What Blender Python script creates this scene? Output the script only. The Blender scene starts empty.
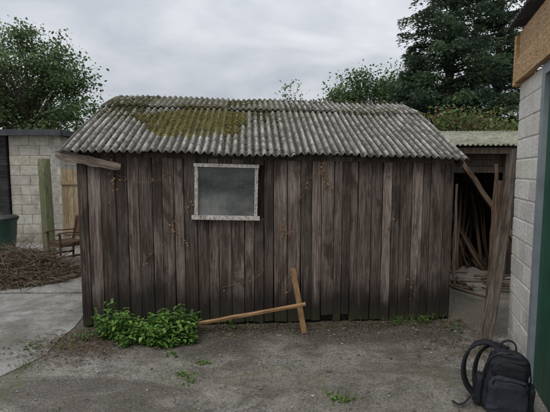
import bpy, math, random
import numpy as np
from mathutils import Vector, Matrix, noise
random.seed(7); rng=np.random.default_rng(7)
R=random.uniform
scene=bpy.context.scene
# ---------------------------------------------------------------- helpers
class MB:
    def __init__(s): s.v=[];s.f=[];s.m=[];s.c=[]
    def add(s,vs,fs,mat=0,col=(.5,.5,.5)):
        o=len(s.v); s.v+= [tuple(p) for p in vs]
        s.f+=[tuple(i+o for i in f) for f in fs]; s.m+=[mat]*len(fs)
        if len(vs) and isinstance(col[0],(tuple,list,np.ndarray)): s.c+=[tuple(c) for c in col]
        else: s.c+=[tuple(col)]*len(vs)
    def build(s,name,mats,smooth=False,parent=None,loc=None,rot=None):
        me=bpy.data.meshes.new(name); me.from_pydata(s.v,[],s.f)
        for m in mats: me.materials.append(m)
        me.polygons.foreach_set('material_index',s.m)
        if smooth: me.polygons.foreach_set('use_smooth',[True]*len(s.f))
        a=me.attributes.new('Col','FLOAT_COLOR','POINT')
        c=np.ones((len(s.v),4),dtype=np.float32); c[:,:3]=np.array(s.c,dtype=np.float32).reshape(-1,3)
        a.data.foreach_set('color',c.ravel()); me.update()
        ob=bpy.data.objects.new(name,me); scene.collection.objects.link(ob)
        if parent: ob.parent=parent
        if loc is not None: ob.location=loc
        if rot is not None: ob.rotation_euler=rot
        return ob
def empty(name,loc=(0,0,0),rot=(0,0,0),sc=1):
    e=bpy.data.objects.new(name,None); e.location=loc; e.rotation_euler=rot; e.scale=(sc,sc,sc)
    e.empty_display_size=.1; scene.collection.objects.link(e); return e
BF=[(0,3,2,1),(4,5,6,7),(0,1,5,4),(1,2,6,5),(2,3,7,6),(3,0,4,7)]
def box(mb,c,s,M=None,mat=0,col=(.5,.5,.5),jit=0):
    vs=[]
    for sz in(-1,1):
        for sx,sy in((-1,-1),(1,-1),(1,1),(-1,1)):
            p=Vector((sx*s[0]/2+R(-jit,jit),sy*s[1]/2+R(-jit,jit),sz*s[2]/2+R(-jit,jit)))
            if M is not None: p=M@p
            vs.append(p+Vector(c))
    mb.add(vs,BF,mat,col)
def frame(d):
    d=Vector(d).normalized(); a=Vector((0,0,1)) if abs(d.z)<.9 else Vector((1,0,0))
    x=d.cross(a).normalized(); y=d.cross(x).normalized(); return x,y
def tube(mb,pts,rad,n=6,mat=0,col=(.5,.5,.5)):
    pts=[Vector(p) for p in pts]
    if not hasattr(rad,'__len__'): rad=[rad]*len(pts)
    vs=[];fs=[]
    x,y=frame(pts[1]-pts[0])
    for i,p in enumerate(pts):
        d=(pts[min(i+1,len(pts)-1)]-pts[max(i-1,0)]).normalized()
        x=(x-d*x.dot(d)).normalized(); y=d.cross(x)
        for k in range(n):
            a=2*math.pi*k/n; vs.append(p+(x*math.cos(a)+y*math.sin(a))*rad[i])
    for i in range(len(pts)-1):
        for k in range(n):
            fs.append((i*n+k,i*n+(k+1)%n,(i+1)*n+(k+1)%n,(i+1)*n+k))
    fs.append(tuple(range(n))[::-1]); fs.append(tuple((len(pts)-1)*n+k for k in range(n)))
    mb.add(vs,fs,mat,col)
def ribbon(mb,pts,w,t,nrm,mat=0,col=(.5,.5,.5)):
    pts=[Vector(p) for p in pts]; vs=[];fs=[]
    for i,p in enumerate(pts):
        d=(pts[min(i+1,len(pts)-1)]-pts[max(i-1,0)]).normalized()
        s=Vector(nrm).normalized(); s=(s-d*s.dot(d)).normalized(); u=d.cross(s)
        for a,b in((-.8,-1),(.8,-1),(1,-.3),(1,.3),(.8,1),(-.8,1),(-1,.3),(-1,-.3)): vs.append(p+s*a*w/2+u*b*t/2)
    for i in range(len(pts)-1):
        for k in range(8): fs.append((i*8+k,i*8+(k+1)%8,(i+1)*8+(k+1)%8,(i+1)*8+k))
    fs.append(tuple(range(8))[::-1]); o=(len(pts)-1)*8; fs.append(tuple(o+k for k in range(8)))
    mb.add(vs,fs,mat,col)
def leafcloud(mb,C,size,cols,mat=0,asp=.55,up=.3,along=None):
    N=len(C)
    n=rng.normal(size=(N,3)); n[:,2]+=up*np.sign(n[:,2]); n/=np.linalg.norm(n,axis=1)[:,None]
    t=rng.normal(size=(N,3)) if along is None else along+rng.normal(size=(N,3))*.35
    t-=n*(t*n).sum(1)[:,None]; t/=np.linalg.norm(t,axis=1)[:,None]
    b=np.cross(n,t); s=size*rng.uniform(.6,1.35,N)[:,None]
    V=np.empty((N,4,3)); V[:,0]=C-t*s*.5; V[:,1]=C+b*s*asp*.5+t*s*.05-n*s*.06; V[:,2]=C+t*s*.5; V[:,3]=C-b*s*asp*.5+t*s*.05-n*s*.06
    o=len(mb.v); mb.v+=[tuple(p) for p in V.reshape(-1,3).tolist()]
    mb.f+=[(o+4*i,o+4*i+1,o+4*i+2,o+4*i+3) for i in range(N)]; mb.m+=[mat]*N
    mb.c+=[tuple(c) for c in np.repeat(cols,4,axis=0).tolist()]
def leaf(mb,p,d,nrm,L,W,col,mat=0):
    p=Vector(p);d=Vector(d).normalized();s=d.cross(Vector(nrm)).normalized();n=s.cross(d)
    vs=[p,p+d*L*.3+s*W*.5+n*L*.1,p+d*L*.7+s*W*.33+n*L*.06,p+d*L-n*L*.12,p+d*L*.7-s*W*.33+n*L*.06,p+d*L*.3-s*W*.5+n*L*.1,p+d*L*.35,p+d*L*.7-n*L*.02]
    mb.add(vs,[(0,6,1),(6,7,2,1),(7,3,2),(0,5,6),(5,4,7,6),(4,3,7)],mat,col)
# ---------------------------------------------------------------- materials
class NT:
    def __init__(s,name,rough=.8,spec=.3):
        s.mat=bpy.data.materials.new(name); s.mat.use_nodes=True; s.t=s.mat.node_tree
        s.b=s.t.nodes['Principled BSDF']; s.b.inputs['Roughness'].default_value=rough
        s.b.inputs['Specular IOR Level'].default_value=spec
        s.tc=s.t.nodes.new('ShaderNodeTexCoord'); s.co=s.tc.outputs['Object']
    def n(s,t,**k):
        x=s.t.nodes.new(t)
        for a,b in k.items(): setattr(x,a,b)
        return x
    def put(s,inp,val):
        if isinstance(val,bpy.types.NodeSocket): s.t.links.new(val,inp)
        else: inp.default_value=val
    def math(s,op,a,b=0.,clamp=False,c=None):
        x=s.n('ShaderNodeMath',operation=op,use_clamp=clamp); s.put(x.inputs[0],a); s.put(x.inputs[1],b)
        if c is not None: s.put(x.inputs[2],c)
        return x.outputs[0]
    def map(s,scale=(1,1,1),off=None,co=None):
        x=s.n('ShaderNodeMapping'); s.put(x.inputs[0],co or s.co); x.inputs['Scale'].default_value=scale
        if off is not None: s.put(x.inputs['Location'],off)
        return x.outputs[0]
    def noise(s,scale,detail=4,co=None,rough=.6,dist=0):
        x=s.n('ShaderNodeTexNoise'); s.put(x.inputs['Vector'],co or s.co)
        x.inputs['Scale'].default_value=scale;x.inputs['Detail'].default_value=detail;x.inputs['Roughness'].default_value=rough;x.inputs['Distortion'].default_value=dist
        return x.outputs[0]
    def ramp(s,f,stops):
        x=s.n('ShaderNodeValToRGB'); s.put(x.inputs[0],f); e=x.color_ramp.elements
        while len(e)<len(stops): e.new(.5)
        for i,(p,c) in enumerate(stops):
            e[i].position=p; e[i].color=(*c,1) if isinstance(c,tuple) else (c,c,c,1)
        return x.outputs[0]
    def mix(s,f,a,b,mode='MIX'):
        x=s.n('ShaderNodeMix',data_type='RGBA',blend_type=mode); s.put(x.inputs[0],f)
        s.put(x.inputs[6],(*a,1) if isinstance(a,tuple) else a); s.put(x.inputs[7],(*b,1) if isinstance(b,tuple) else b); return x.outputs[2]
    def attr(s):
        return s.n('ShaderNodeAttribute',attribute_name='Col')
    def xyz(s):
        x=s.n('ShaderNodeSeparateXYZ'); s.put(x.inputs[0],s.co); return x.outputs
    def bump(s,h,st=.4,d=.01):
        x=s.n('ShaderNodeBump'); x.inputs['Strength'].default_value=st; x.inputs['Distance'].default_value=d
        s.put(x.inputs['Height'],h); s.t.links.new(x.outputs[0],s.b.inputs['Normal'])
    def color(s,c): s.put(s.b.inputs['Base Color'],(*c,1) if isinstance(c,tuple) else c); return s.mat
def wood(name,dark,mid,light,gsc=(26,26,1.1),damp=None,rough=.85,green=0):
    w=NT(name,rough,.2); A=w.attr()
    vm=w.n('ShaderNodeVectorMath',operation='SCALE'); w.put(vm.inputs[0],A.outputs['Vector']); vm.inputs['Scale'].default_value=37
    co=w.map(gsc,vm.outputs[0]); g=w.noise(1.6,6,co,.7,.8)
    co2=w.map(tuple(k*4 for k in gsc),vm.outputs[0]); g2=w.noise(1.5,3,co2,.65)
    c=w.ramp(g,[(.3,dark),(.48,mid),(.7,light)])
    big=w.noise(1.3,5,w.map((1.5,1.5,.8),vm.outputs[0] if damp else None),.65)
    c=w.mix(w.ramp(big,[(.45,0.),(.68,.65)]),c,light)
    c=w.mix(.75,c,w.ramp(g2,[(.36,.12),(.52,.75),(.66,1.)]),'MULTIPLY')
    sx=w.n('ShaderNodeSeparateXYZ'); w.put(sx.inputs[0],A.outputs['Vector'])
    bri=w.math('MULTIPLY_ADD',sx.outputs[0],1.3,False,.42)
    cc=w.n('ShaderNodeCombineXYZ')
    for i in range(3): w.put(cc.inputs[i],bri)
    c=w.mix(1.,c,cc.outputs[0],'MULTIPLY')
    if damp:
        bl=w.noise(2.6,6,w.map((1.6,1.6,.55),vm.outputs[0]),.7,.5)
        c=w.mix(w.ramp(bl,[(.50,0.),(.6,.75)]),c,(.034,.024,.019))
        red=w.noise(1.7,4,w.map((1,1,.6)),.6); c=w.mix(w.ramp(red,[(.52,0.),(.7,.3)]),c,(.105,.062,.042))
        z=w.xyz()[2]; nz=w.noise(2.2,4,w.map((1,1,.3)),.6); ns=w.noise(1,4,w.map((30,30,1.2),vm.outputs[0]),.7)
        s_=w.math('ADD',w.math('MULTIPLY',nz,damp*1.3),w.math('MULTIPLY',ns,damp*1.0))
        mm=w.math('MULTIPLY',w.math('SUBTRACT',s_,z),4.,True)
        c=w.mix(w.math('MULTIPLY',mm,.88),c,(.019,.016,.013))
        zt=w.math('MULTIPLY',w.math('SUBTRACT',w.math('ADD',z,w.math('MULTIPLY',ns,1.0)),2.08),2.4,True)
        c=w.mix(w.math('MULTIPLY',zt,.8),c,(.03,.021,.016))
        c=w.mix(w.math('MULTIPLY',w.math('SUBTRACT',w.math('MULTIPLY',ns,.35),z),5.,True),c,(.04,.045,.02))
    if green:
        c=w.mix(w.math('MULTIPLY',w.ramp(w.noise(5),[(.45,0.),(.6,1.)]),green),c,(.13,.16,.06))
    w.bump(w.math('ADD',g,w.math('MULTIPLY',g2,.8)),.8,.007)
    return w.color(c)
M_plank=wood('weathered_planks',(.040,.029,.024),(.125,.094,.078),(.30,.255,.222),(34,34,1.0),damp=.44)
M_grey=wood('grey_wood',(.06,.045,.035),(.15,.115,.09),(.3,.255,.21))
M_frame=wood('window_frame_wood',(.26,.23,.19),(.52,.48,.43),(.68,.65,.6),(14,14,6))
M_new=wood('new_timber',(.28,.15,.07),(.47,.27,.13),(.58,.38,.2),rough=.6)
M_beam=wood('lintel_timber',(.4,.23,.10),(.56,.34,.16),(.66,.45,.24),(14,1.0,24),rough=.7)
M_post=wood('mossy_post',(.1,.1,.06),(.2,.2,.12),(.32,.32,.2),green=.7)
M_fence=wood('fence_boards',(.24,.17,.09),(.45,.34,.2),(.58,.47,.31))
M_dark=wood('dark_boards',(.018,.014,.012),(.05,.038,.03),(.11,.085,.065))
M_log=wood('pole_wood',(.05,.03,.02),(.13,.085,.055),(.26,.19,.13))
M_chair=wood('chair_wood',(.04,.022,.015),(.1,.055,.035),(.18,.11,.07))
def plain(name,c,rough=.6,spec=.4,var=.25,sc=20,bump=0):
    w=NT(name,rough,spec); n=w.noise(sc,5)
    d=tuple(k*(1-var) for k in c); l=tuple(min(1,k*(1+var)) for k in c)
    if bump: w.bump(w.noise(sc*3,4),bump,.004)
    return w.color(w.ramp(n,[(.3,d),(.7,l)]))
w=NT('foliage',.55,.3); A=w.attr(); w.color(A.outputs['Color'])
tr=w.n('ShaderNodeBsdfTranslucent'); w.put(tr.inputs[0],A.outputs['Color'])
ms=w.n('ShaderNodeMixShader'); ms.inputs[0].default_value=.35
w.t.links.new(w.b.outputs[0],ms.inputs[1]); w.t.links.new(tr.outputs[0],ms.inputs[2])
w.t.links.new(ms.outputs[0],w.t.nodes['Material Output'].inputs[0]); M_leaf=w.mat
w=NT('vertex_matter',.9,.15); A=w.attr(); w.bump(w.noise(60,3),.5,.005)
M_vc=w.color(w.mix(.35,A.outputs['Color'],w.ramp(w.noise(45,4),[(.3,.2),(.7,1.)]),'MULTIPLY'))
M_bark=plain('bark',(.09,.075,.06),.9,.2,.5,6,.8)
# roof cement
w=NT('corrugated_cement',.85,.2); X=w.xyz()
A=w.attr(); sx=w.n('ShaderNodeSeparateXYZ'); w.put(sx.inputs[0],A.outputs['Vector'])
st=w.noise(2.2,7,w.map((11,1.4,1.4)),.7,.3); fine=w.noise(45,5,None,.7); lich=w.noise(9,6,None,.75)
c=w.ramp(st,[(.3,(.12,.112,.1)),(.47,(.29,.28,.255)),(.62,(.5,.485,.45))])
c=w.mix(w.ramp(lich,[(.48,0.),(.57,.8)]),c,(.085,.078,.062))
c=w.mix(w.ramp(w.noise(26,4,None,.7),[(.58,0.),(.64,.8)]),c,(.54,.53,.48))
c=w.mix(w.ramp(w.noise(60,3),[(.55,0.),(.62,.6)]),c,(.08,.075,.06))
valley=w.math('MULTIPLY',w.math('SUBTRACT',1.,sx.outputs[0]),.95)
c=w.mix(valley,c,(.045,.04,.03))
up=w.math('MULTIPLY',w.math('SUBTRACT',X[1],.35),1.1,True)
pale=w.math('MULTIPLY',w.math('SUBTRACT',2.3,X[0]),3.,True)
c=w.mix(w.math('MULTIPLY',w.math('MULTIPLY',up,pale),w.ramp(w.noise(5),[(.38,.15),(.58,.85)])),c,(.105,.1,.06))
def bandmask(w,v,c0,h,soft):
    return w.math('MULTIPLY',w.math('SUBTRACT',h,w.math('ABSOLUTE',w.math('SUBTRACT',v,c0))),soft,True)
mk=w.math('MULTIPLY',bandmask(w,X[0],1.12,.62,3.5),bandmask(w,X[1],.62,.42,4.))
mk=w.math('MULTIPLY',mk,w.ramp(w.noise(6,5),[(.3,.3),(.45,1.)]))
c=w.mix(mk,c,w.ramp(fine,[(.35,(.05,.052,.018)),(.65,(.12,.105,.038))]))
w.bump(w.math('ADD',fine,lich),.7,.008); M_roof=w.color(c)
def blockmat(name,a,b,c_,grime,fg=.6,stain=.5):
    w=NT(name,.85,.25); A=w.attr()
    c=w.ramp(w.noise(5,6,None,.7),[(.3,a),(.5,b),(.65,c_)])
    c=w.mix(fg,c,w.ramp(w.noise(45,4),[(.35,.55),(.55,1.)]),'MULTIPLY')
    z=w.xyz()[2]; c=w.mix(w.math('MULTIPLY',w.math('SUBTRACT',w.math('MULTIPLY',w.noise(4,4),grime),z),1.8,True),c,(.24,.22,.17))
    c=w.mix(w.ramp(w.noise(3,6,w.map((3,3,.5),(4,4,1)),.7),[(.55,0.),(.7,stain)]),c,(.27,.25,.2))
    w.bump(w.noise(38,5,None,.75),1.,.02); return w.color(w.mix(1.,c,A.outputs['Color'],'MULTIPLY'))
M_block=blockmat('painted_block',(.68,.645,.58),(.82,.79,.73),(.87,.85,.8),.6,.35,.3)
M_block2=blockmat('cream_block',(.4,.365,.3),(.58,.545,.47),(.7,.665,.59),.9)
M_mortar=plain('mortar',(.36,.34,.3),.95,.1,.3,20,.6)
M_mortar2=plain('painted_joint',(.62,.59,.53),.95,.1,.2,20,.6)
# ground
w=NT('yard_surface',.8,.3); X=w.xyz()
big=w.noise(.8,6,None,.62,.4); med=w.noise(3.5,6,None,.7,.3); fine=w.noise(55,5,None,.75)
c=w.ramp(big,[(.32,(.235,.21,.172)),(.5,(.35,.322,.275)),(.68,(.46,.435,.39))])
c=w.mix(.85,c,w.ramp(med,[(.3,.32),(.47,.78),(.63,1.)]),'MULTIPLY')
v=w.n('ShaderNodeTexVoronoi'); v.inputs['Scale'].default_value=75; w.put(v.inputs['Vector'],w.co)
c=w.mix(.6,c,w.ramp(v.outputs['Color'],[(.1,.45),(.5,.9),(.9,1.)]),'MULTIPLY')
c=w.mix(.85,c,w.ramp(fine,[(.35,.32),(.5,.85),(.65,1.)]),'MULTIPLY')
ml=w.math('MULTIPLY',X[0],.065); dist=w.math('SUBTRACT',w.math('ADD',ml,4.09),X[1])
wv=w.noise(1.5,7,None,.72,.9)
dm=w.math('SUBTRACT',w.math('MULTIPLY',w.math('SUBTRACT',wv,.08),1.95),dist)
inside=w.math('MULTIPLY',w.math('SUBTRACT',2.8,w.math('ABSOLUTE',X[0])),2.,True)
dm=w.math('MULTIPLY',w.math('MULTIPLY',dm,2.2,True),inside)
c=w.mix(w.math('MULTIPLY',dm,.86),c,w.ramp(fine,[(.35,(.035,.03,.023)),(.65,(.125,.105,.083))]))
stn=w.ramp(w.noise(1.3,7,w.map((.55,1.7,1),(9,1,4)),.72,.9),[(.505,0.),(.60,.78)])
c=w.mix(stn,c,w.ramp(fine,[(.35,(.05,.044,.035)),(.65,(.15,.133,.11))]))
sp2=w.ramp(w.noise(7,6,w.map((1,1,1),(2,7,3)),.75),[(.56,0.),(.63,.6)])
c=w.mix(sp2,c,(.1,.088,.068))
ms_=w.math('MULTIPLY',w.ramp(w.noise(2.1,6,w.map((1,1,1),(5,3,1)),.7),[(.55,0.),(.64,1.)]),w.ramp(w.noise(20,4),[(.4,0.),(.6,.75)]))
c=w.mix(ms_,c,(.12,.12,.05))
vc=w.n('ShaderNodeTexVoronoi',feature='DISTANCE_TO_EDGE'); vc.inputs['Scale'].default_value=.42
dn=w.n('ShaderNodeTexNoise'); dn.inputs['Scale'].default_value=4; dn.inputs['Detail'].default_value=6; w.put(dn.inputs[0],w.co)
va=w.n('ShaderNodeVectorMath',operation='ADD'); vs2=w.n('ShaderNodeVectorMath',operation='SCALE'); vs2.inputs['Scale'].default_value=.35
w.put(vs2.inputs[0],dn.outputs['Color']); w.put(va.inputs[0],w.co); w.put(va.inputs[1],vs2.outputs[0]); w.put(vc.inputs['Vector'],va.outputs[0])
ck=w.math('MULTIPLY',w.ramp(vc.outputs['Distance'],[(.0,.8),(.0055,0.)]),w.ramp(w.noise(1.4,3),[(.4,0.),(.55,1.)]))
c=w.mix(ck,c,(.06,.05,.04))
far=w.math('MULTIPLY',w.math('SUBTRACT',X[1],9.5),.5,True); c=w.mix(far,c,w.ramp(med,[(.3,(.03,.055,.015)),(.7,(.07,.11,.03))]))
wet=w.math('MAXIMUM',dm,stn); w.put(w.b.inputs['Roughness'],w.math('MULTIPLY_ADD',wet,-.28,False,.85))
w.bump(w.math('ADD',w.math('ADD',fine,w.math('MULTIPLY',v.outputs['Distance'],.6)),w.math('MULTIPLY',med,2.)),.9,.012); M_ground=w.color(c)
w=NT('concrete',.85,.25); med=w.noise(2.2,6,None,.7,.4); fine=w.noise(70,4,None,.7)
c=w.ramp(med,[(.3,(.19,.18,.16)),(.48,(.31,.298,.27)),(.66,(.41,.397,.37))])
c=w.mix(.75,c,w.ramp(fine,[(.33,.4),(.6,1.)]),'MULTIPLY')
c=w.mix(.6,c,w.ramp(w.noise(9,5,None,.75),[(.35,.55),(.55,1.)]),'MULTIPLY')
c=w.mix(w.ramp(w.noise(1.1,6,w.map((1,1,1),(3,8,2)),.7,.8),[(.5,0.),(.62,.7)]),c,(.13,.12,.095))
w.bump(w.math('ADD',fine,med),.7,.008); M_conc=w.color(c)
w=NT('dirty_glass_painted_reflection',.1,.8); X=w.xyz()
g=w.math('MULTIPLY_ADD',X[2],-.75,False,.42)  # blurred reflection painted into the pane colour: dark upper, pale lower, mottled
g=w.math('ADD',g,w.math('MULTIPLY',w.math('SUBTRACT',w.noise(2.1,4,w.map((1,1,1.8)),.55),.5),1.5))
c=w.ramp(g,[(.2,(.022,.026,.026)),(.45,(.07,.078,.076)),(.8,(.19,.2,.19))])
c=w.mix(.4,c,w.ramp(w.noise(7,6,w.map((3,3,1)),.75),[(.35,.45),(.6,1.)]),'MULTIPLY')
c=w.mix(w.ramp(w.noise(60,3),[(.62,0.),(.7,.35)]),c,(.3,.29,.26))
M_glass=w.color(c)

# ---------------------------------------------------------------- ground
mb=MB()
g=[-150,-60,-30,-15]+[ -8+i*.4 for i in range(41)]+[15,30,60,150]
for j,y in enumerate(g):
    for i,x in enumerate(g):
        yy=y+4; near=abs(x)<8 and abs(y)<8
        mb.v.append((x,yy,(noise.noise(Vector((x*.8,yy*.8,0)))*.008 if near else 0))); mb.c.append((.5,.5,.5))
k=len(g)
for j in range(k-1):
    for i in range(k-1): mb.f.append((j*k+i,j*k+i+1,(j+1)*k+i+1,(j+1)*k+i)); mb.m.append(0)
mb.build('ground',[M_ground],True)
def slab(name,poly,z=.014):
    P_=[]
    for i in range(len(poly)):
        a=Vector(poly[i]);b=Vector(poly[(i+1)%len(poly)]); n_=max(1,int((b-a).length/.12))
        for q in range(n_):
            p=a.lerp(b,q/n_); s_=.01 if abs(p.x)<5 and p.y>0 else 0; P_.append((p.x+R(-s_,s_),p.y+R(-s_,s_)))
    mb=MB(); k=len(P_)
    mb.add([(x,y,z) for x,y in P_]+[(x,y,-.05) for x,y in P_],[tuple(range(k))]+[(i,i+k,(i+1)%k+k,(i+1)%k) for i in range(k)])
    mb.build(name,[M_conc])
slab('concrete_slab',[(-9,-2),(-4.2,-2),(-2.15,2.95),(-2.0,3.35),(-2.06,3.95),(-2.25,5.1),(-9,4.95)],.011)
slab('concrete_slab',[(-9,4.99),(-2.26,5.14),(-2.5,9.2),(-9,9.2)],.016)

# ---------------------------------------------------------------- shed
YAW=math.radians(3.72)
shed=empty('wooden_shed',(-1.944,3.97,0),(0,0,YAW))
Wd=3.82; D=3.4
def eavez(x): return 1.80-.0175*x
mb=MB()
mb.add([(.02,.03,.02),(Wd-.02,.03,.02),(Wd-.02,D,.02),(.02,D,.02),(.02,.03,1.82),(Wd-.02,.03,1.74),(Wd-.02,D,1.74),(.02,D,1.82),
        (.02,1.1,2.3),(.02,1.7,2.5),(.02,2.3,2.3),(Wd-.02,1.1,2.24),(Wd-.02,1.7,2.44),(Wd-.02,2.3,2.24)],
       [(0,1,5,4),(2,3,7,6),(3,0,4,8,9,10,7),(1,2,6,13,12,11,5)],0,(.2,.2,.2))
mb.build('wall_backing',[M_dark],parent=shed)
mb=MB(); nl=MB(); x=0.0
wx0,wx1,wz0,wz1=1.14,1.77,1.11,1.67
while x<Wd-.02:
    wd=random.choice([.085,.1,.115,.13,.14]); wd=min(wd,Wd-x); gap=R(.002,.008)
    r=R(.12,.65); r=r if random.random()>.2 else R(.75,1.05); top=eavez(x)+.05; bot=R(0,.035)
    if random.random()<.15: bot=R(.03,.09)
    col=(r,random.random(),random.random()); tw=R(-.004,.004); y0=R(-.008,.008)
    def pl(z0,z1):
        ns=8; vs=[];fs=[]
        for s_ in range(ns+1):
            z=z0+(z1-z0)*s_/ns; dx=tw*(z/1.8*2-1)+R(-.0015,.0015)
            e1,e2=(R(-.012,.012),R(-.012,.012)) if s_==0 else (0,0)
            l,rr=x+gap/2+dx,x+wd-gap/2+dx
            vs+=[(l,.02+y0,z),(l,-.010+y0,z+e1),(l+.006,-.016+y0,z+e1),(rr-.006,-.016+y0,z+e2),(rr,-.010+y0,z+e2),(rr,.02+y0,z)]
        for s_ in range(ns):
            for q in range(5): a=s_*6+q; fs.append((a,a+1,a+7,a+6))
        fs.append((0,5,4,3,2,1)); mb.add(vs,fs,0,col)
    if x+wd>wx0+.03 and x<wx1-.03: pl(bot,wz0+.01); pl(wz1-.01,top)
    else: pl(bot,top)
    for z in(.3,.98,1.62):
        if wz0-.1<z<wz1+.1 and wx0-.1<x<wx1: continue
        for q in(.28,.74):
            if random.random()<.8:
                cx,cz=x+wd*q+R(-.006,.006),z+R(-.015,.015); tube(nl,[(cx,-.0175+y0,cz),(cx,-.0145+y0,cz)],.0035,6,0,(.05,.028,.02))
    x+=wd
for sx in (-.012,Wd+.012):
    y=.02
    while y<D:
        h=1.72+.3*max(0,1-abs(y-1.7)/1.7)*2; h=min(h,2.3)
        box(mb,(sx,y+.06,h/2),(.024,.115,h),None,0,(R(.2,.7),random.random(),random.random())); y+=.12
mb.build('vertical_planks',[M_plank],parent=shed); nl.build('nails',[M_vc],parent=shed)
mb=MB()
tilt=Matrix.Rotation(math.radians(1.3),3,'Y'); wc=Vector(((wx0+wx1)/2,0,(wz0+wz1)/2)); ww=wx1-wx0; wh=wz1-wz0
def wf(c,s):
    p=tilt@Vector(c); box(mb,p+wc,s,tilt,0,(R(.4,.65),random.random(),random.random()),.002)
wf((0,-.03,wh/2-.018),(ww+.02,.05,.036)); wf((0,-.036,-wh/2+.018),(ww+.05,.07,.042))
wf((-ww/2+.016,-.03,0),(.034,.046,wh-.078)); wf((ww/2-.016,-.03,0),(.034,.046,wh-.078))
mb.build('window_frame',[M_frame],parent=shed)
mb=MB(); box(mb,(0,0,0),(ww-.07,.006,wh-.08))
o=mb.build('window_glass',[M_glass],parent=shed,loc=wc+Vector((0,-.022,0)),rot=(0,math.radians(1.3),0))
mb=MB()
vs=[];L=.62
for s_ in range(15):
    t=s_/14; x_=t*L; hw=.055*(1-.35*t)+R(-.005,.005); e_=R(-.006,.006)
    if s_==0: hw*=.5
    vs+=[(x_,0,-hw+e_),(x_,-.018,-hw+e_),(x_,-.018,hw*.9),(x_,0,hw*.9)]
fs=[(s_*4+q,s_*4+(q+1)%4,s_*4+4+(q+1)%4,s_*4+4+q) for s_ in range(14) for q in range(4)]+[(0,3,2,1),(56,57,58,59)]
mb.add([(-v[2],v[1],v[0]) for v in vs],fs,0,(.7,.3,.6))
mb.build('broken_fascia_board',[M_grey],parent=shed,loc=(-.17,-.07,1.765),rot=(0,math.radians(102),0))
# roof
P=.0735
def zsurf(x,y):
    yy=y if y<1.7 else 3.4-y
    if yy<1.12: z=1.80+(yy+.11)*(.61/1.23)
    else: z=2.41+(yy-1.12)*(.20/.58)
    return z-.0175*x+.022*noise.noise(Vector((x*1.1,y*1.2,3)))
def sheet(mb,x0,x1,y0,y1,dz,skew,rows=14):
    nx=int((x1-x0)/P*8); vs=[];fs=[];cs=[]; tlt=R(-.008,.008); br=R(.25,.8)
    for j in range(rows+1):
        t=j/rows
        for i in range(nx+1):
            x=x0+(x1-x0)*i/nx; ph=math.cos(2*math.pi*x/P); y=y0+(y1-y0)*t+skew*(x-x0)
            if j==0: y+=.014*noise.noise(Vector((x*11,y,1)))
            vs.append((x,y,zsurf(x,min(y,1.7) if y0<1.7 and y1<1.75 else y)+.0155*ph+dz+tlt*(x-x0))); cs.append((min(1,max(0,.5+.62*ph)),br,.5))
    for j in range(rows):
        for i in range(nx): a=j*(nx+1)+i; fs.append((a,a+1,a+nx+2,a+nx+1))
    mb.add(vs,fs,0,cs)
mb=MB()
x=-.13; i=0
while x<3.88:
    x1=min(x+P*11,3.93); sheet(mb,x,x1,-.11+R(-.03,.015),1.17,.003+.007*(i%2),R(-.015,.015)); x+=P*10; i+=1
x=-.13; i=0
while x<3.88:
    x1=min(x+P*11,3.93); sheet(mb,x,x1,1.06+R(-.03,.02),1.72,.027+.007*(i%2)-(.008 if x>2 else 0),R(-.01,.01),8); x+=P*10; i+=1
sheet(mb,-.13,3.93,1.70,2.35,.02,0,8); sheet(mb,-.13,3.93,2.25,3.5,.003,0,10)
o=mb.build('corrugated_roof',[M_roof],True,parent=shed)
sm=o.modifiers.new('s','SOLIDIFY'); sm.thickness=.007; sm.offset=-1
mb=MB(); box(mb,(Wd/2,-.01,1.735),(Wd,.03,.05),Matrix.Rotation(.0175,3,'Y'),0,(.2,.3,.6))
for sx in(-.1,Wd+.07):
    for (ya,za),(yb,zb) in (((-.05,1.79),(1.12,2.37)),((1.12,2.37),(1.7,2.57)),((1.7,2.57),(2.28,2.37)),((2.28,2.37),(3.45,1.79))):
        za-=.0175*sx+.06; zb-=.0175*sx+.06
        ln=math.hypot(yb-ya,zb-za); box(mb,(sx,(ya+yb)/2,(za+zb)/2),(.02,ln,.07),Matrix.Rotation(math.atan2(zb-za,yb-ya),3,'X'),0,(.4,.3,.2))
mb.build('roof_battens',[M_plank],parent=shed)
# moss clumps
mb=MB()
ico=[(0,0,1),(.9,0,.35),(.28,.85,.35),(-.73,.53,.35),(-.73,-.53,.35),(.28,-.85,.35),(.6,.4,-.2),(-.6,.4,-.2),(0,-.7,-.2)]
icf=[(0,1,2),(0,2,3),(0,3,4),(0,4,5),(0,5,1),(1,6,2),(2,7,3),(4,8,5)]
def blob(mb,p,r,h,col):
    a=R(0,6.28);ca,sa=math.cos(a),math.sin(a); q=[R(.7,1.3) for _ in ico]
    mb.add([(p[0]+(v[0]*ca-v[1]*sa)*r*k,p[1]+(v[0]*sa+v[1]*ca)*r*k,p[2]+v[2]*h*k) for v,k in zip(ico,q)],icf,0,col)
mcs=[(.12,.12,.03),(.18,.165,.045),(.22,.19,.065),(.085,.085,.028),(.165,.13,.06)]
cnt=0
while cnt<15000:
    x=R(.3,2.0); y=R(.05,1.08)
    q=((x-1.12)/.66)**2+((y-.64)/.42)**2
    n_=noise.noise(Vector((x*3.2,y*3,0)))*.55+noise.noise(Vector((x*11,y*9,4)))*.35
    if n_<-.62+.62*q: continue
    ph=math.cos(2*math.pi*x/P)
    if ph>.4 and random.random()<.3: continue
    tone=R(.65,1.2)*(1+.5*noise.noise(Vector((x*6,y*6,8))))
    blob(mb,(x,y,zsurf(x,y)+.0155*ph+.006),R(.005,.014),R(.004,.012),tuple(k*tone for k in random.choice(mcs))); cnt+=1
cnt=0
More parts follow.
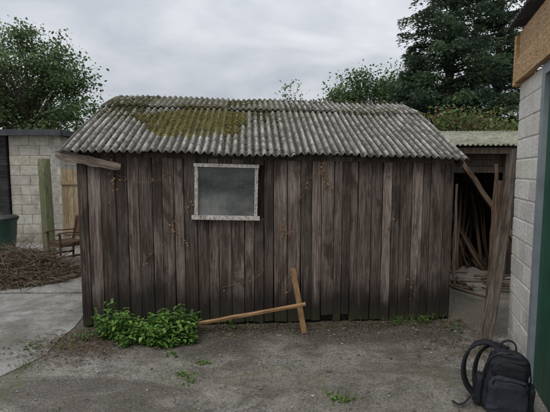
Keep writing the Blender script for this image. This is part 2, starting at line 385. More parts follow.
while cnt<4600:
    x=R(-.1,3.9); y=random.choice([R(1.0,1.14),R(1.1,1.7),R(1.1,1.7),R(.7,1.1)])
    if x>2.1 and random.random()<.65: continue
    if noise.noise(Vector((x*2.3,y*3,5)))<-.05: continue
    ph=math.cos(2*math.pi*x/P)
    if ph>.2 and random.random()<.6: continue
    blob(mb,(x,y,zsurf(x,y)+.0155*ph+(.03 if y>1.06 else .006)),R(.005,.015),R(.004,.011),tuple(k*R(.4,.85) for k in random.choice(mcs))); cnt+=1
for _ in range(1500):
    x=R(-.1,3.9); x=round(x/P)*P+P/2+R(-.012,.012); y=R(-.08,1.1)
    blob(mb,(x,y,zsurf(x,y)-.010),R(.004,.013),R(.003,.008),tuple(k*R(.25,.7) for k in random.choice(mcs)))
mb.build('roof_moss',[M_vc],True,parent=shed)
# dried climber
mb=MB()
def vine(x,z,L,ang,nl):
    pts=[(x,-.03,z)]; a=ang
    for _ in range(int(L/.05)):
        a+=R(-.35,.35); px,_,pz=pts[-1]; pts.append((px+math.cos(a)*.05,-.028-R(0,.012),pz+math.sin(a)*.05))
    tube(mb,pts,.0022,4,0,(.18,.13,.08))
    for _ in range(nl):
        p=random.choice(pts); L_=R(.014,.03)
        leaf(mb,(p[0]+R(-.03,.03),-.035-R(0,.02),p[2]+R(-.03,.03)),(R(-1,1),R(-.6,.1),R(-1,.2)),(R(-.4,.4),-1,R(-.3,.3)),L_,L_*.7,random.choice([(.34,.19,.08),(.25,.14,.07),(.42,.28,.14),(.18,.11,.06)]),1)
for a in [(.32,1.3,.45,1.6,12),(.3,1.62,.2,-1,8),(.9,.95,.4,1.4,28),(.92,1.1,.3,-1.2,16),(2.02,1.0,.25,1.5,14),(2.2,1.3,.45,1.9,12),(2.44,1.65,.3,-1.5,24),(2.42,1.6,.2,-.8,10),
          (3.1,.9,.3,1.4,6),(1.4,.4,.5,.05,5),(2.06,.35,.3,1.5,8),(.62,.7,.3,1,5),(2.02,.92,.15,.8,14),(3.4,.25,.25,1.6,10),(.55,1.5,.5,-.3,4)]: vine(*a)
mb.build('dried_creeper',[M_vc,M_leaf],parent=shed)

# ---------------------------------------------------------------- stake & rail
def lbeam(name,a,b,w,t,mat,col=(.5,.4,.3),roll=0,taper=1,parent=None,wob=.002):
    a=Vector(a);b=Vector(b);L=(b-a).length; mb=MB(); vs=[];fs=[];ns=10
    for s_ in range(ns+1):
        k=1+(taper-1)*s_/ns; wj=w*k/2; tj=t*k/2; ox,oy=R(-wob,wob),R(-wob,wob); c=min(wj,tj)*.25
        for px,py in((-wj+c,-tj),(wj-c,-tj),(wj,-tj+c),(wj,tj-c),(wj-c,tj),(-wj+c,tj),(-wj,tj-c),(-wj,-tj+c)): vs.append((px+ox,py+oy,L*s_/ns))
    for s_ in range(ns):
        for q in range(8): fs.append((s_*8+q,s_*8+(q+1)%8,s_*8+8+(q+1)%8,s_*8+8+q))
    fs+=[tuple(range(8))[::-1],tuple(ns*8+q for q in range(8))]
    mb.add(vs,fs,0,col); o=mb.build(name,[mat],parent=parent,loc=a)
    o.rotation_mode='QUATERNION'; o.rotation_quaternion=(b-a).to_track_quat('Z','Y')@Matrix.Rotation(roll,3,'Z').to_quaternion(); return o
lbeam('wooden_stake',(.29,3.83,.0),(.185,4.06,.60),.05,.035,M_new,(.3,.2,.7))
lbeam('wooden_rail',(-1.13,3.86,.02),(.30,3.80,.31),.03,.03,M_new,(.4,.6,.1),.3)

# ---------------------------------------------------------------- plants at wall
def weed(name,clumps,leafL,greens):
    mb=MB()
    for cx,cy,rx,ry,ns,h in clumps:
        for _ in range(ns):
            a=R(0,6.28); rr=math.sqrt(random.random()); x=cx+math.cos(a)*rx*rr; y=cy+math.sin(a)*ry*rr
            H=h*(1-.5*rr)*R(.5,1.25); lean=Vector((math.cos(a)*rr*.4+R(-.2,.2),math.sin(a)*rr*.4+R(-.2,.2),1))
            top=Vector((x,y,0))+lean*H; tube(mb,[(x,y,0),Vector((x,y,0)).lerp(top,.5)+Vector((0,0,.01)),top],[.003,.0025,.0015],4,0,(.08,.12,.03))
            nl=max(4,int(H/.025))
            for i in range(nl):
                t=(i+.7)/nl; p=Vector((x,y,0)).lerp(top,t); an=R(0,6.28); g=random.choice(greens); s_=R(.55,1.25); b=R(.5,1.25)*(.5+.65*t)
                for k in (0,math.pi):
                    d=Vector((math.cos(an+k),math.sin(an+k),R(-.5,.4))); leaf(mb,p,d,(0,0,1),leafL*s_,leafL*s_*.6,tuple(q*b for q in g))
    return mb.build(name,[M_leaf])
GR=[(.12,.25,.045),(.17,.32,.06),(.08,.18,.035),(.21,.35,.09)]
weed('nettle_plant',[(-1.52,3.78,.14,.14,44,.27),(-1.60,3.76,.08,.1,18,.38),(-1.36,3.64,.10,.12,20,.15)],.052,GR)
weed('nettle_plant',[(-1.09,3.68,.20,.15,66,.27),(-.93,3.76,.12,.1,36,.31),(-1.08,3.58,.18,.09,26,.12),(-.8,3.66,.08,.08,10,.15)],.055,GR)
weed('small_weeds',[(-2.2,3.5,.1,.06,8,.06),(-1.85,3.7,.1,.08,14,.1),(1.42,4.1,.18,.05,12,.09),(1.6,4.1,.08,.05,10,.13),(-.45,3.95,.05,.04,6,.12),(1.2,4.05,.1,.04,6,.06),
   (-.72,3.02,.08,.06,8,.025),(-.65,2.9,.06,.05,6,.02),(.46,2.7,.1,.06,10,.03),(-.9,3.35,.08,.05,6,.03),(-.6,3.2,.07,.04,8,.025),(1.85,3.95,.12,.1,10,.06)],.024,GR)
mb=MB()
for cx,cy,rr,n_,h in [(-.7,2.98,.16,110,.03),(.47,2.7,.16,120,.035),(-.62,3.2,.12,60,.03),(-.9,2.6,.2,50,.02),(.1,3.1,.3,40,.02),(1.45,4.1,.25,70,.09),(-2.05,3.15,.1,50,.05),(-1.9,3.5,.1,70,.05),(.9,4.08,.3,40,.05),(-2.3,2.4,.15,40,.04),(-2.2,4.6,.1,50,.1),(-.3,3.96,.3,40,.05),(2.1,4.9,.3,90,.1),(2.3,5.3,.2,61,.1),(-3.2,5.07,.5,60,.05),(-2.55,5.08,.2,40,.05)]:
    for _ in range(n_):
        x,y=cx+random.gauss(0,rr*.6),cy+random.gauss(0,rr*.35 if n_!=60 or cy<5 else .015); H=h*R(.5,1.3); a=R(0,6.28); dx,dy=math.cos(a)*H*.6,math.sin(a)*H*.6; q=R(.6,1.2)
        c=(.12*q,.2*q,.05*q) if random.random()<.7 else (.3*q,.25*q,.13*q)
        mb.add([(x-.0018,y,0),(x+.0018,y,0),(x+dx*.4+.0014,y+dy*.4,H*.7),(x+dx*.4-.0014,y+dy*.4,H*.7),(x+dx,y+dy,H)],[(0,1,2,3),(3,2,4)],0,c)
mb.build('grass_tufts',[M_leaf])
mb=MB()
def wally(x): return 3.97+.065*(x+1.944)
for _ in range(4600):
    t=random.random()
    if t<.5: x=R(-2.0,2.0); y=wally(x)-abs(random.gauss(0,.14))-.03
    elif t<.78: x=random.gauss(-1.8,.3); y=random.gauss(3.5,.18)
    elif t<.9: x=random.gauss(1.72,.28); y=random.gauss(3.6,.18)
    else: x=R(-3,2.5); y=R(1.6,5.5)
    if y>wally(x)-.02 and -1.97<x<1.9: continue
    L_=R(.008,.028)
    c=random.choice([(.12,.08,.05),(.07,.05,.035),(.2,.14,.08),(.26,.2,.12),(.045,.035,.025)])
    leaf(mb,(x,y,.02 if x<-1.9 else .012),(R(-1,1),R(-1,1),R(-.1,.25)),(R(-.4,.4),R(-.4,.4),1),L_,L_*R(.35,.7),c)
mb.build('leaf_litter',[M_leaf])
mb=MB()
for _ in range(2600):
    t=random.random()
    if t<.45: x=R(-2.0,2.1); y=wally(x)-abs(random.gauss(0,.3))-.04
    else: x=R(-1.9,2.2); y=R(1.5,4.0)
    if y>wally(x)-.02: continue
    g=R(.08,.42); blob(mb,(x,y,.006),R(.003,.008) if random.random()<.96 else R(.01,.018),R(.002,.006),(g,g*.93,g*.84))
mb.build('gravel_stones',[M_vc],True)
mb=MB()
for _ in range(300):
    q=random.random()
    if q<.5: x=random.gauss(-1.8,.28); y=random.gauss(3.53,.16)
    elif q<.65: x=random.gauss(1.72,.25); y=random.gauss(3.6,.15)
    else: x=R(-1.9,2.1); y=wally(x)-abs(random.gauss(.05,.15))-.04
    a=R(0,3.14); l=R(.04,.16); tube(mb,[(x,y,.02),(x+math.cos(a)*l*.5,y-abs(math.sin(a))*l*.3,.022+R(0,.015)),(x+math.cos(a)*l,y-abs(math.sin(a))*l*.5,.016)],R(.0015,.003),4,0,(.13,.09,.06))
mb.build('fallen_twigs',[M_vc])

# ---------------------------------------------------------------- twig pile left
mb=MB(); PX,PY,PA,PB=-4.02,5.95,1.05,.72
def ph_(x,y):
    return max(0,.36*(1-((x-PX)/PA)**2-((y-PY)/PB)**2))*(1+.7*noise.noise(Vector((x*2.2,y*2.2,9))))
for _ in range(1500):
    a=R(0,6.28); rr=math.sqrt(random.random()); x=PX+math.cos(a)*PA*rr; y=PY+math.sin(a)*PB*rr; z=ph_(x,y)*R(.2,1.1)+.03
    an=R(0,6.28); l=R(.12,.6)*(1.2-.5*rr); pts=[]; p=Vector((x,y,z)); d=Vector((math.cos(an),math.sin(an)*.7,R(-.2,.6))).normalized()
    for s_ in range(4):
        pts.append(p.copy()); p+=d*l/3; d=(d+Vector((R(-.3,.3),R(-.3,.3),R(-.4,.2)))).normalized(); p.z=max(p.z,.02)
    q=R(.5,1.8); r_=R(.0025,.007); tube(mb,pts,[r_,r_*.8,r_*.6,r_*.35],4,0,(.14*q,.105*q,.075*q))
N=8000; a=rng.uniform(0,6.28,N); rr=np.sqrt(rng.random(N)); C=np.stack([PX+np.cos(a)*PA*1.05*rr,PY+np.sin(a)*PB*1.08*rr,np.zeros(N)],1)
C[:,2]=[ph_(p[0],p[1])*R(.3,1.05)+.025 for p in C]
pal=np.array([(.1,.075,.05),(.18,.14,.09),(.06,.045,.03),(.24,.2,.13),(.08,.1,.03)])
leafcloud(mb,C,.045,pal[rng.integers(0,5,N)]*rng.uniform(.6,1.2,N)[:,None],1)
mb.build('brushwood_pile',[M_vc,M_leaf])

# ---------------------------------------------------------------- neighbour garage left
def blockwall(mb,o,d,L,H,th,bw=.44,bh=.215,m=.010,rec=.006):
    o=Vector(o);d=Vector(d).normalized(); nrm=Vector((d.y,-d.x,0)); Mx=Matrix((d,-nrm,Vector((0,0,1)))).transposed()
    c=o+d*L/2-nrm*(th/2+rec)+Vector((0,0,H/2)); box(mb,c,(L-.004,th-2*rec,H-.004),Mx,1,(.7,.7,.7))
    r=0;z=0
    while z<H-.02:
        h=min(bh,H-z); x=-(bw/2 if r%2 else 0)
        while x<L:
            a=max(x,0);b=min(x+bw,L)
            if b-a>.03:
                q=R(.84,1.03); box(mb,o+d*(a+b)/2-nrm*(.03)+Vector((0,0,z+h/2)),(b-a-m,.06+R(-.003,.003),h-m),Mx,0,(q,q*R(.98,1),q*R(.95,1)),.002)
            x+=bw
        z+=bh;r+=1
gar=empty('blockwork_garage',(0,0,0))
mb=MB(); blockwall(mb,(-5.78,8.754,0),(1,.02,0),1.1,2.38,.2)
blockwall(mb,(-4.68,8.776,0),(-.05,1,0),4,2.38,.2)
o=mb.build('walls',[M_block2,M_mortar],parent=gar); bv=o.modifiers.new('b','BEVEL'); bv.width=.006; bv.segments=2
mb=MB()
box(mb,(-7.2,8.85,1.19),(2.8,.1,2.38),None,0,(.3,.3,.3))
for i in range(18): box(mb,(-7.2,8.72,.07+i*.132),(2.8,.05,.126),Matrix.Rotation(.12,3,'X'),0,(R(.3,.8),random.random(),random.random()))
mb.build('dark_cladding',[wood('black_cladding',(.012,.012,.013),(.035,.034,.036),(.07,.068,.07),(1.5,20,20))],parent=gar)
M_felt=plain('roof_felt',(.06,.062,.066),.8,.3,.3,8,.4)
mb=MB(); box(mb,(-6.7,10.7,2.45),(4.3,4.2,.05),None); box(mb,(-6.7,8.585,2.415),(4.32,.03,.13),None); box(mb,(-4.545,10.7,2.42),(.03,4.17,.12),None)
mb.build('felt_roof',[M_felt],parent=gar)
mb=MB(); vs=[];
for s_ in range(9):
    z=s_/8*1.84
    for q in range(8):
        a=2*math.pi*(q+.5)/8; r_=.115*(1+R(-.05,.05))*(.8 if s_==8 else 1); vs.append((math.copysign(min(abs(math.cos(a))*r_*1.15,.1),math.cos(a)),math.sin(a)*r_,z+(R(-.02,.02) if s_==8 else 0)))
fs=[(s_*8+q,s_*8+(q+1)%8,s_*8+8+(q+1)%8,s_*8+8+q) for s_ in range(8) for q in range(8)]+[tuple(64+q for q in range(8))]
mb.add(vs,fs,0,(.5,.4,.2)); mb.build('gate_post',[M_post],loc=(-4.42,7.75,0),rot=(0,math.radians(-1),0))
fen=empty('wooden_fence',(0,0,0)); mb=MB(); x=-4.5
while x<-1.6:
    box(mb,(x+.06,8.45+R(-.004,.004),.85+R(-.01,.01)),(.11,.018,1.56),None,0,(R(.3,.7),random.random(),random.random())); x+=.122
mb.build('pales',[M_fence],parent=fen)
mb=MB()
for z in(.3,1.35): box(mb,(-3.05,8.425,z),(2.9,.03,.07),None,0,(.4,.1,.2))
mb.build('rails',[M_fence],parent=fen)
# chair
ch=empty('garden_armchair',(-3.66,6.95,.016),(0,0,math.radians(-38)),.84)
mb=MB()
for x in(-.27,.27):
    tube(mb,[(x,-.25,0),(x,-.25,.62)],.024,8); tube(mb,[(x,.25,0),(x,.27,.45),(x,.36,.92)],.024,8)
    ribbon(mb,[(x,-.32,.6),(x,-.27,.64),(x,-.1,.645),(x,.1,.63),(x,.3,.63)],.06,.022,(1,0,0))
    box(mb,(x,0,.38),(.03,.5,.06)); box(mb,(x,0,.15),(.025,.48,.04))
box(mb,(0,-.25,.38),(.52,.03,.06)); box(mb,(0,.25,.38),(.52,.03,.06))
for i in range(6): box(mb,(0,-.24+i*.09,.425),(.56,.07,.018),None,0,(R(.3,.7),.2,.5))
box(mb,(0,.355,.88),(.52,.025,.07)); box(mb,(0,.29,.52),(.52,.025,.05))
for i in range(6): box(mb,(-.2+i*.08,.322,.69),(.045,.014,.34),Matrix.Rotation(math.radians(-11),3,'X'),0,(R(.3,.7),.2,.5))
mb.build('frame',[M_chair],parent=ch)
bn=empty('green_dustbin',(-5.03,7.25,.016),(0,0,math.radians(8)),.95)
M_bin=plain('bin_green',(.02,.07,.05),.45,.5,.3,12)
mb=MB()
def lathe(mb,prof,n=28,sq=.0,mat=0):
    vs=[];fs=[]
    for r_,z in prof:
        for k_ in range(n):
            a=2*math.pi*k_/n; e=(abs(math.cos(a))**4+abs(math.sin(a))**4)**(-.25) if sq else 1
            vs.append((math.cos(a)*r_*e,math.sin(a)*r_*e,z))
    for j in range(len(prof)-1):
        for k_ in range(n): fs.append((j*n+k_,j*n+(k_+1)%n,(j+1)*n+(k_+1)%n,(j+1)*n+k_))
    fs.append(tuple((len(prof)-1)*n+k_ for k_ in range(n))); mb.add(vs,fs,mat)
lathe(mb,[(.2,0),(.21,.02),(.23,.35),(.235,.36),(.235,.4),(.24,.41),(.255,.7),(.275,.71),(.275,.75),(.25,.752)],28,1)
mb.build('body',[M_bin],True,parent=bn)
mb=MB(); lathe(mb,[(.285,.742),(.29,.76),(.28,.79),(.2,.82),(.06,.835),(.055,.86),(.03,.87)],28,1)
mb.build('lid',[plain('bin_lid',(.012,.016,.015),.5,.5)],True,parent=bn)

# ---------------------------------------------------------------- right building
fd=Vector((.32,.947,0)).normalized()
A0=Vector((1.935,2.95,0)); B0=Vector((2.155,3.6,0))
rb=empty('blockwork_outbuilding',(0,0,0))
mb=MB()
blockwall(mb,B0,-fd,(B0-A0).length,2.36,.22,.44,.17,.006,.003)
o=mb.build('pier',[M_block,M_mortar2],parent=rb); bv=o.modifiers.new('b','BEVEL'); bv.width=.010; bv.segments=3
side=Vector((fd.y,-fd.x,0))
mb=MB(); blockwall(mb,B0+side*3,-side,2.995,2.36,.2)
o=mb.build('rear_wall',[M_block,M_mortar],parent=rb)
Mx=Matrix((fd,side,Vector((0,0,1)))).transposed()
mb=MB()
def fb(mb,s0,s1,p0,p1,z0,z1,mat=0,col=(.5,.4,.3)):
    c=A0+fd*(s0+s1)/2-side*(p0+p1)/2+Vector((0,0,(z0+z1)/2)); box(mb,c,(abs(s1-s0),abs(p1-p0),z1-z0),Mx,mat,col)
fb(mb,-2.2,.64,.005,.05,2.365,2.56,0,(.45,.3,.3)); fb(mb,-2.2,.60,.01,.035,2.575,2.78,0,(.35,.6,.2)); fb(mb,.645,.70,-.1,.055,2.34,2.77,0,(.5,.1,.8))
mb.build('lintel_boards',[M_beam],parent=rb)
M_steel=plain('painted_frame',(.22,.25,.265),.5,.4,.2,6); M_green=plain('green_door_paint',(.012,.075,.045),.45,.5,.25,5,.15)
mb=MB(); fb(mb,-.075,-.004,-.09,.012,0,2.36); fb(mb,-1.15,-1.08,-.09,.012,0,2.36); fb(mb,-1.08,-.075,-.09,.012,2.28,2.36)
mb.build('door_frame',[M_steel],parent=rb)
mb=MB(); s_=-.08
while s_>-1.06: fb(mb,s_-.11,s_,-.07,-.02,.02,2.27); s_-=.114
fb(mb,-1.07,-.08,-.08,-.072,.02,2.27)
mb.build('green_door',[M_green],parent=rb)
mb=MB(); fb(mb,-2.2,-1.16,-.2,0,0,2.36,0,(.95,.95,.95))
mb.build('front_wall',[M_block],parent=rb)
mb=MB(); vs=[];fs=[];ny=150
for j in range(2):
    for i in range(ny+1):
        s_=-2.3+3.05*i/ny; p=A0+fd*s_-side*(.1 if j==0 else -3.1); vs.append((p.x,p.y,2.86+(.0 if j==0 else .35)+.02*math.cos(2*math.pi*s_/.0735)))
for i in range(ny): fs.append((i,i+1,ny+2+i,ny+1+i))
mb.add(vs,fs,0,(.3,.3,.3)); o=mb.build('corrugated_roof',[plain('dark_sheet',(.06,.055,.055),.7,.3,.4,6)],True,parent=rb); sm=o.modifiers.new('s','SOLIDIFY'); sm.thickness=.01
lbeam('leaning_plank',(1.88,3.46,0),(2.29,3.83,1.8),.10,.035,M_grey,(.25,.7,.2),.3,1,None,.004)
lbeam('leaning_plank',(2.1,3.85,0),(2.32,4.15,1.5),.07,.025,M_log,(.4,.2,.9),-.4)

# ---------------------------------------------------------------- lean-to wood store
ls=empty('wood_store_shed',(0,0,0))
mb=MB(); x=2.55
while x<4.6: box(mb,(x+.06,7.6,1.05),(.112,.02,2.1),None,0,(R(.2,.8),random.random(),random.random())); x+=.118
y=6.15
while y<7.6:
    for sx in(2.54,4.62): box(mb,(sx,y+.06,1.0),(.02,.112,2.0),None,0,(R(.2,.8),random.random(),random.random()))
    y+=.118
x=3.55
while x<4.6: box(mb,(x+.06,6.1,.95),(.112,.02,1.9),None,0,(R(.3,1),random.random(),random.random())); x+=.118
for i in range(3): box(mb,(3.05,6.09,1.82-i*.1),(.92,.02,.094),None,0,(R(.5,1),random.random(),random.random()))
mb.build('board_walls',[M_dark],parent=ls)
mb=MB()
for x in(2.58,3.48,4.58): box(mb,(x,6.04,.95),(.07,.07,1.9),None,0,(.3,.3,.2))
box(mb,(3.6,5.98,1.9),(2.2,.045,.09),None,0,(.6,.3,.2)); mb.build('posts',[M_grey],parent=ls)
mb=MB(); vs=[];fs=[];nx=240
for j in range(2):
    for i in range(nx+1):
        x=2.4+2.4*i/nx; vs.append((x,5.85 if j==0 else 7.8,(1.98 if j==0 else 2.36)+.013*math.cos(2*math.pi*x/.0735)))
for i in range(nx): fs.append((i,i+1,nx+2+i,nx+1+i))
mb.add(vs,fs,0,(.8,.8,.8)); o=mb.build('store_roof',[plain('mossy_sheet',(.24,.24,.18),.9,.2,.5,7,.4)],True,parent=ls); sm=o.modifiers.new('s','SOLIDIFY'); sm.thickness=.008
mb=MB()
for _ in range(30):
    x=R(2.6,3.5); x2=x+R(-.5,.5); x2=min(max(x2,2.6),3.5); y0=R(6.2,7.1); L_=R(.8,1.6); q=R(.2,1.1); r_=R(.01,.035)
    pts=[(x+(x2-x)*t+R(-.02,.02),y0+.5*t,L_*t) for t in(0,.33,.66,1)]
    tube(mb,pts,[r_,r_*.95,r_*.85,r_*.75],7,0,(.16*q,.11*q,.075*q))
mb.build('stacked_poles',[M_vc],True,parent=ls)
lbeam('leaning_log',(3.9,5.72,0.02),(2.66,5.9,1.83),.09,.08,M_log,(.6,.3,.5),0,.8,None,.01)
lbeam('leaning_log',(3.0,5.5,0.02),(3.28,5.95,1.7),.06,.05,M_log,(.4,.8,.5),0,.8,None,.008)
lbeam('leaning_log',(2.5,5.5,0.02),(2.72,5.98,1.4),.04,.04,M_grey,(.3,.1,.9),0,.8,None,.006)
mb=MB()
for _ in range(34):
    x=R(2.2,3.3);y=R(5.1,5.9);a=R(-1.2,1.2);l=R(.12,.5);q=R(.3,1.2);z=R(.02,.11)
    tube(mb,[(x,y,z),(x+math.cos(a)*l*.5,y+math.sin(a)*l*.5,z+R(-.01,.02)),(x+math.cos(a)*l,y+math.sin(a)*l,z+R(-.01,.04))],R(.008,.026),7,0,(.15*q,.11*q,.08*q))
mb.build('log_pile',[M_vc],True)

# ---------------------------------------------------------------- backpack
bp=empty('black_backpack',(1.52,2.57,.0),(0,math.radians(5),math.radians(-22)),.92)
M_bag=plain('bag_fabric',(.011,.012,.016),.7,.35,.4,60,.5); M_bag2=plain('bag_panel',(.026,.03,.04),.7,.35,.3,60,.5); M_zip=plain('zip',(.004,.004,.005),.35,.6)
def sup(mb,c,s,e,mat,taper=.0,wr=.006,nu=64,nv=40):
    vs=[];fs=[]
    def pw(v,p): return math.copysign(abs(v)**p,v)
    for j in range(nv+1):
        ph=-math.pi/2+math.pi*j/nv
        for i in range(nu):
            th=2*math.pi*i/nu; x=pw(math.cos(ph),e)*pw(math.cos(th),e);y=pw(math.cos(ph),e)*pw(math.sin(th),e);z=pw(math.sin(ph),e)
            k=1-taper*(z+1)/2; p=Vector((c[0]+x*s[0]*k,c[1]+y*s[1]*k,c[2]+z*s[2]))
            d=noise.noise(p*11)*wr*1.4-abs(noise.noise(Vector((p.x*14,p.y*14,p.z*30))))*wr*1.2+noise.noise(p*45)*wr*.3; p+=Vector((x,y,z*.5)).normalized()*d; vs.append(p)
    for j in range(nv):
        for i in range(nu): fs.append((j*nu+i,j*nu+(i+1)%nu,(j+1)*nu+(i+1)%nu,(j+1)*nu+i))
    mb.add(vs,fs,mat)
mb=MB(); sup(mb,(0,0,.225),(.165,.10,.225),.5,0,.22,.014); o=mb.build('body',[M_bag],True,parent=bp)
mb=MB(); sup(mb,(.01,-.10,.16),(.135,.045,.145),.45,0,.12,.012); sup(mb,(.0,-.088,.34),(.115,.025,.06),.5,1,.15,.006); mb.build('front_pockets',[M_bag2,M_bag],True,parent=bp)
mb=MB(); sup(mb,(.165,0,.12),(.03,.07,.11),.5,0,.1,.008); sup(mb,(-.165,0,.12),(.03,.07,.11),.5,0,.1,.008); mb.build('side_pockets',[M_bag],True,parent=bp)
mb=MB()
tube(mb,[(-.14,-.055,.2),(-.142,-.06,.3),(-.125,-.055,.39),(-.07,-.045,.435),(0,-.04,.448),(.07,-.045,.435),(.125,-.055,.39),(.142,-.06,.3),(.14,-.055,.2)],.005,6)
tube(mb,[(-.1,-.142,.24),(-.09,-.143,.285),(0,-.145,.295),(.1,-.143,.285),(.115,-.142,.24)],.004,6)
mb.build('zips',[M_zip],True,parent=bp)
mb=MB()
def spl(P_,n=6):
    out=[];P_=[Vector(p) for p in P_]
    for i in range(len(P_)-1):
        a=P_[max(i-1,0)];b=P_[i];c=P_[i+1];d=P_[min(i+2,len(P_)-1)]
        for k_ in range(n):
            t=k_/n; out.append(.5*((2*b)+(c-a)*t+(2*a-5*b+4*c-d)*t*t+(3*b-a-3*c+d)*t**3))
    out.append(P_[-1]); return out
ribbon(mb,spl([(-.05,.05,.43),(-.045,.055,.475),(-.015,.06,.50),(.02,.06,.50),(.045,.055,.475),(.05,.05,.43)]),.03,.009,(0,1,0))
ribbon(mb,spl([(-.05,.09,.42),(-.13,.11,.44),(-.215,.1,.40),(-.265,.07,.31),(-.27,.04,.2),(-.23,.03,.1),(-.15,.03,.03)]),.065,.02,(.35,.9,.2))
ribbon(mb,spl([(.0,.1,.42),(-.08,.15,.42),(-.15,.17,.34),(-.18,.16,.22),(-.17,.12,.1),(-.12,.08,.03)]),.065,.02,(.4,.9,.1))
ribbon(mb,spl([(-.16,-.03,.1),(-.21,-.05,.06),(-.25,-.09,.02),(-.29,-.11,.008),(-.33,-.08,.008)]),.02,.003,(.1,.9,.3))
mb.build('straps',[M_bag],True,parent=bp)

# ---------------------------------------------------------------- trees
def broadleaf(name,base,H,crown,nclump,per,size,cols,cr=.55,trunk=.2,spread=(.55,1.05)):
    mb=MB(); bx,by=base
    tube(mb,[(bx,by,0),(bx+.1,by,H*.25),(bx-.05,by+.1,H*.5),(bx+.1,by,H*.8)],[trunk,trunk*.8,trunk*.5,trunk*.15],8,0)
    for _ in range(nclump):
        c,r=random.choices(crown,[l[1][0]*l[1][2] for l in crown])[0]
        d=Vector((random.gauss(0,1),random.gauss(0,1),random.gauss(0,1))).normalized()*R(*spread)
        p=Vector((bx+c[0]+d.x*r[0],by+c[1]+d.y*r[1],c[2]+d.z*r[2]))
        st=Vector((bx,by,max(H*.2,p.z*.55))); mid=st.lerp(p,.5)+Vector((R(-.2,.2),R(-.2,.2),R(0,.3)))
        tube(mb,[st,mid,p],[trunk*.22,trunk*.12,trunk*.04],5,0)
        k=int(per*R(.5,1.3)); C=rng.normal(size=(k,3))*np.array([cr,cr,cr*.62])*R(.6,1.2)*.6+np.array(p)
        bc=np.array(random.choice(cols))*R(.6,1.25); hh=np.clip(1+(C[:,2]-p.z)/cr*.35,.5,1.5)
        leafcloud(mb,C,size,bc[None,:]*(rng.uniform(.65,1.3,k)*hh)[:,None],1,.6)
    return mb.build(name,[M_bark,M_leaf])
G1=[(.10,.155,.06),(.125,.185,.075),(.08,.125,.05),(.145,.205,.09)]
broadleaf('broadleaf_tree',(-13.4,22),9.5,[((0,0,6.2),(3.0,2.6,3.4)),((-2.8,0,5.8),(2.4,2,3.2)),((2.2,-.5,5.0),(1.9,2,2.3))],170,170,.18,G1,.85,.25)
G2=[(.095,.15,.055),(.12,.18,.065),(.08,.125,.05)]
broadleaf('broadleaf_tree',(6.0,25),8,[((0,0,5.2),(2.5,2,2.3)),((-1.9,0,4.6),(1.6,1.6,1.9)),((2.5,1,5.8),(2,2,2.4))],170,160,.18,G2,.8,.25)
broadleaf('sapling',(.52,13.2),4.6,[((0,0,4.0),(.25,.3,.55))],14,12,.1,[(.12,.17,.07)],.25,.03)
def conifer(name,base,H,Rr,dens=1.,z0=1.5):
    mb=MB(); bx,by=base; tube(mb,[(bx,by,0),(bx,by,H*.5),(bx+.1,by,H)],[.3,.2,.03],8,0)
    z=z0
    while z<H-.3:
        t=z/H
        for k_ in range(random.choice([4,5,6])):
            a=R(0,6.28); L_=Rr*(1.05-t**1.8)*R(.55,1.15)
            pts=[];d=Vector((math.cos(a),math.sin(a),.28)); p=Vector((bx,by,z))
            for s_ in range(6): pts.append(p.copy()); p=p+d*L_/5; d=(d+Vector((0,0,-.1))).normalized()
            tube(mb,pts,[.06,.05,.04,.03,.02,.01],5,0)
            k=int(340*dens*L_/3); u=rng.random(k)**.55*5; i0=np.minimum(u.astype(int),4); fr=(u-i0)[:,None]; P_=np.array([list(q) for q in pts])
            C=P_[i0]*(1-fr)+P_[i0+1]*fr; sp=.16+.13*(u/5*np.sin(u/5*3.0+.3))*L_
            perp=np.array([-math.sin(a),math.cos(a),0]); lat=rng.normal(size=k)*sp
            C=C+perp*lat[:,None]+np.array([0,0,1])*(-np.abs(lat)*.35-rng.exponential(.16,k)+.08)[:,None]
            al=np.array([math.cos(a),math.sin(a),-.35])[None,:]+perp*np.sign(lat)[:,None]*.8
            bc=np.array(random.choice([(.045,.075,.045),(.065,.10,.055),(.08,.12,.06),(.036,.062,.04)]))*R(.7,1.35)
            leafcloud(mb,C,.2,bc[None,:]*rng.uniform(.6,1.5,k)[:,None],1,.32,.2,al)
        z+=R(.2,.4)
    return mb.build(name,[M_bark,M_leaf])
conifer('conifer_tree',(8.3,19.5),14.5,3.4)
conifer('conifer_tree',(11.4,21),13,3.4,.9)
conifer('conifer_tree',(6.9,20.5),7.8,2.2,.9)
broadleaf('garden_shrub',(4.2,9.4),3,[((0,0,2.2),(.9,.7,.75)),((1.2,.2,2.0),(.9,.7,.75)),((-.8,.3,1.8),(.6,.5,.7))],120,150,.08,[(.13,.2,.05),(.18,.24,.07),(.1,.15,.045),(.22,.12,.07),(.17,.21,.08)],.42,.06)
def hedge(name,x0,x1,y,h,th,n_,size,cols):
    mb=MB(); k=n_; C=np.stack([rng.uniform(x0,x1,k),y+rng.normal(size=k)*th*.4,rng.random(k)**.7*h],1)
    C[:,2]*=np.array([.85+.3*noise.noise(Vector((p[0]*.5,0,0)))+.12*noise.noise(Vector((p[0]*2.1,4,0))) for p in C])
    cc=np.array(cols)[rng.integers(0,len(cols),k)]*rng.uniform(.5,1.3,k)[:,None]; leafcloud(mb,C,size,cc,0,.6)
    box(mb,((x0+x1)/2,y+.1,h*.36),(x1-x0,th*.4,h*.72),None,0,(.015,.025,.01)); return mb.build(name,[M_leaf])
hedge('hedge',-30,-3,16,2.6,1.2,16000,.2,G1)
hedge('hedge',-3,30,17,2.6,1.2,18000,.2,G2)

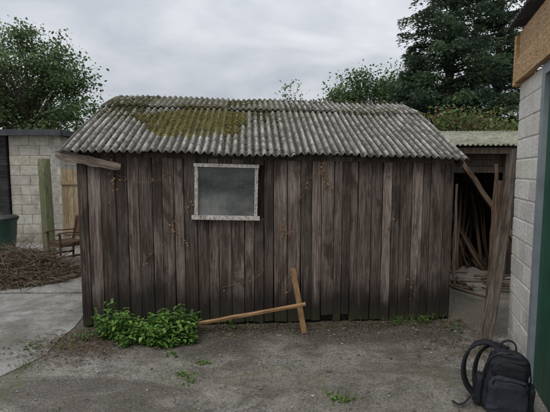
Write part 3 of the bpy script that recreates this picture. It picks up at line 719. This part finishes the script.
# ---------------------------------------------------------------- light, sky, camera
W=bpy.data.worlds.new('World'); scene.world=W; W.use_nodes=True; t=W.node_tree; bg=t.nodes['Background']
SE,SR=math.radians(55),math.radians(215)
sk=t.nodes.new('ShaderNodeTexSky'); sk.sky_type='NISHITA'; sk.sun_disc=False; sk.sun_elevation=SE; sk.sun_rotation=SR
tc=t.nodes.new('ShaderNodeTexCoord'); mp=t.nodes.new('ShaderNodeMapping'); mp.inputs['Scale'].default_value=(1,1,2.6); mp.inputs['Location'].default_value=(.3,.1,.4)
nz=t.nodes.new('ShaderNodeTexNoise'); nz.inputs['Scale'].default_value=2.8; nz.inputs['Detail'].default_value=6; nz.inputs['Roughness'].default_value=.52; nz.inputs['Distortion'].default_value=.3
rp=t.nodes.new('ShaderNodeValToRGB'); e=rp.color_ramp.elements; e[0].position=.36; e[0].color=(4.0,4.25,4.7,1); e[1].position=.6; e[1].color=(5.9,6.05,6.35,1)
t.links.new(tc.outputs['Generated'],mp.inputs[0]); t.links.new(mp.outputs[0],nz.inputs['Vector']); t.links.new(nz.outputs[0],rp.inputs[0])
sp=t.nodes.new('ShaderNodeSeparateXYZ'); t.links.new(tc.outputs['Generated'],sp.inputs[0])
m1=t.nodes.new('ShaderNodeMath'); m1.operation='MAXIMUM'; m1.inputs[1].default_value=0; t.links.new(sp.outputs[2],m1.inputs[0])
m2=t.nodes.new('ShaderNodeMath'); m2.operation='MULTIPLY_ADD'; m2.inputs[1].default_value=1.3; m2.inputs[2].default_value=1; t.links.new(m1.outputs[0],m2.inputs[0])
vm=t.nodes.new('ShaderNodeVectorMath'); vm.operation='SCALE'; t.links.new(rp.outputs[0],vm.inputs[0]); t.links.new(m2.outputs[0],vm.inputs['Scale'])
mx=t.nodes.new('ShaderNodeMix'); mx.data_type='RGBA'; mx.inputs[0].default_value=.94; t.links.new(sk.outputs[0],mx.inputs[6]); t.links.new(vm.outputs[0],mx.inputs[7])
t.links.new(mx.outputs[2],bg.inputs[0]); bg.inputs[1].default_value=.1
L=bpy.data.lights.new('sun','SUN'); L.energy=1.1; L.angle=math.radians(20); L.color=(1,.97,.93)
lo=bpy.data.objects.new('sun',L); scene.collection.objects.link(lo)
sd=Vector((math.sin(SR)*math.cos(SE),math.cos(SR)*math.cos(SE),math.sin(SE))); lo.rotation_mode='QUATERNION'; lo.rotation_quaternion=sd.to_track_quat('Z','Y')
cam=bpy.data.cameras.new('camera'); cam.lens=26.2; cam.sensor_width=36; cam.clip_end=1000; cam.clip_start=.05
co=bpy.data.objects.new('camera',cam); co.location=(0,0,1.6); co.rotation_euler=(math.radians(85),0,0); scene.collection.objects.link(co); scene.camera=co
scene.view_settings.view_transform='Standard'; scene.view_settings.look='None'
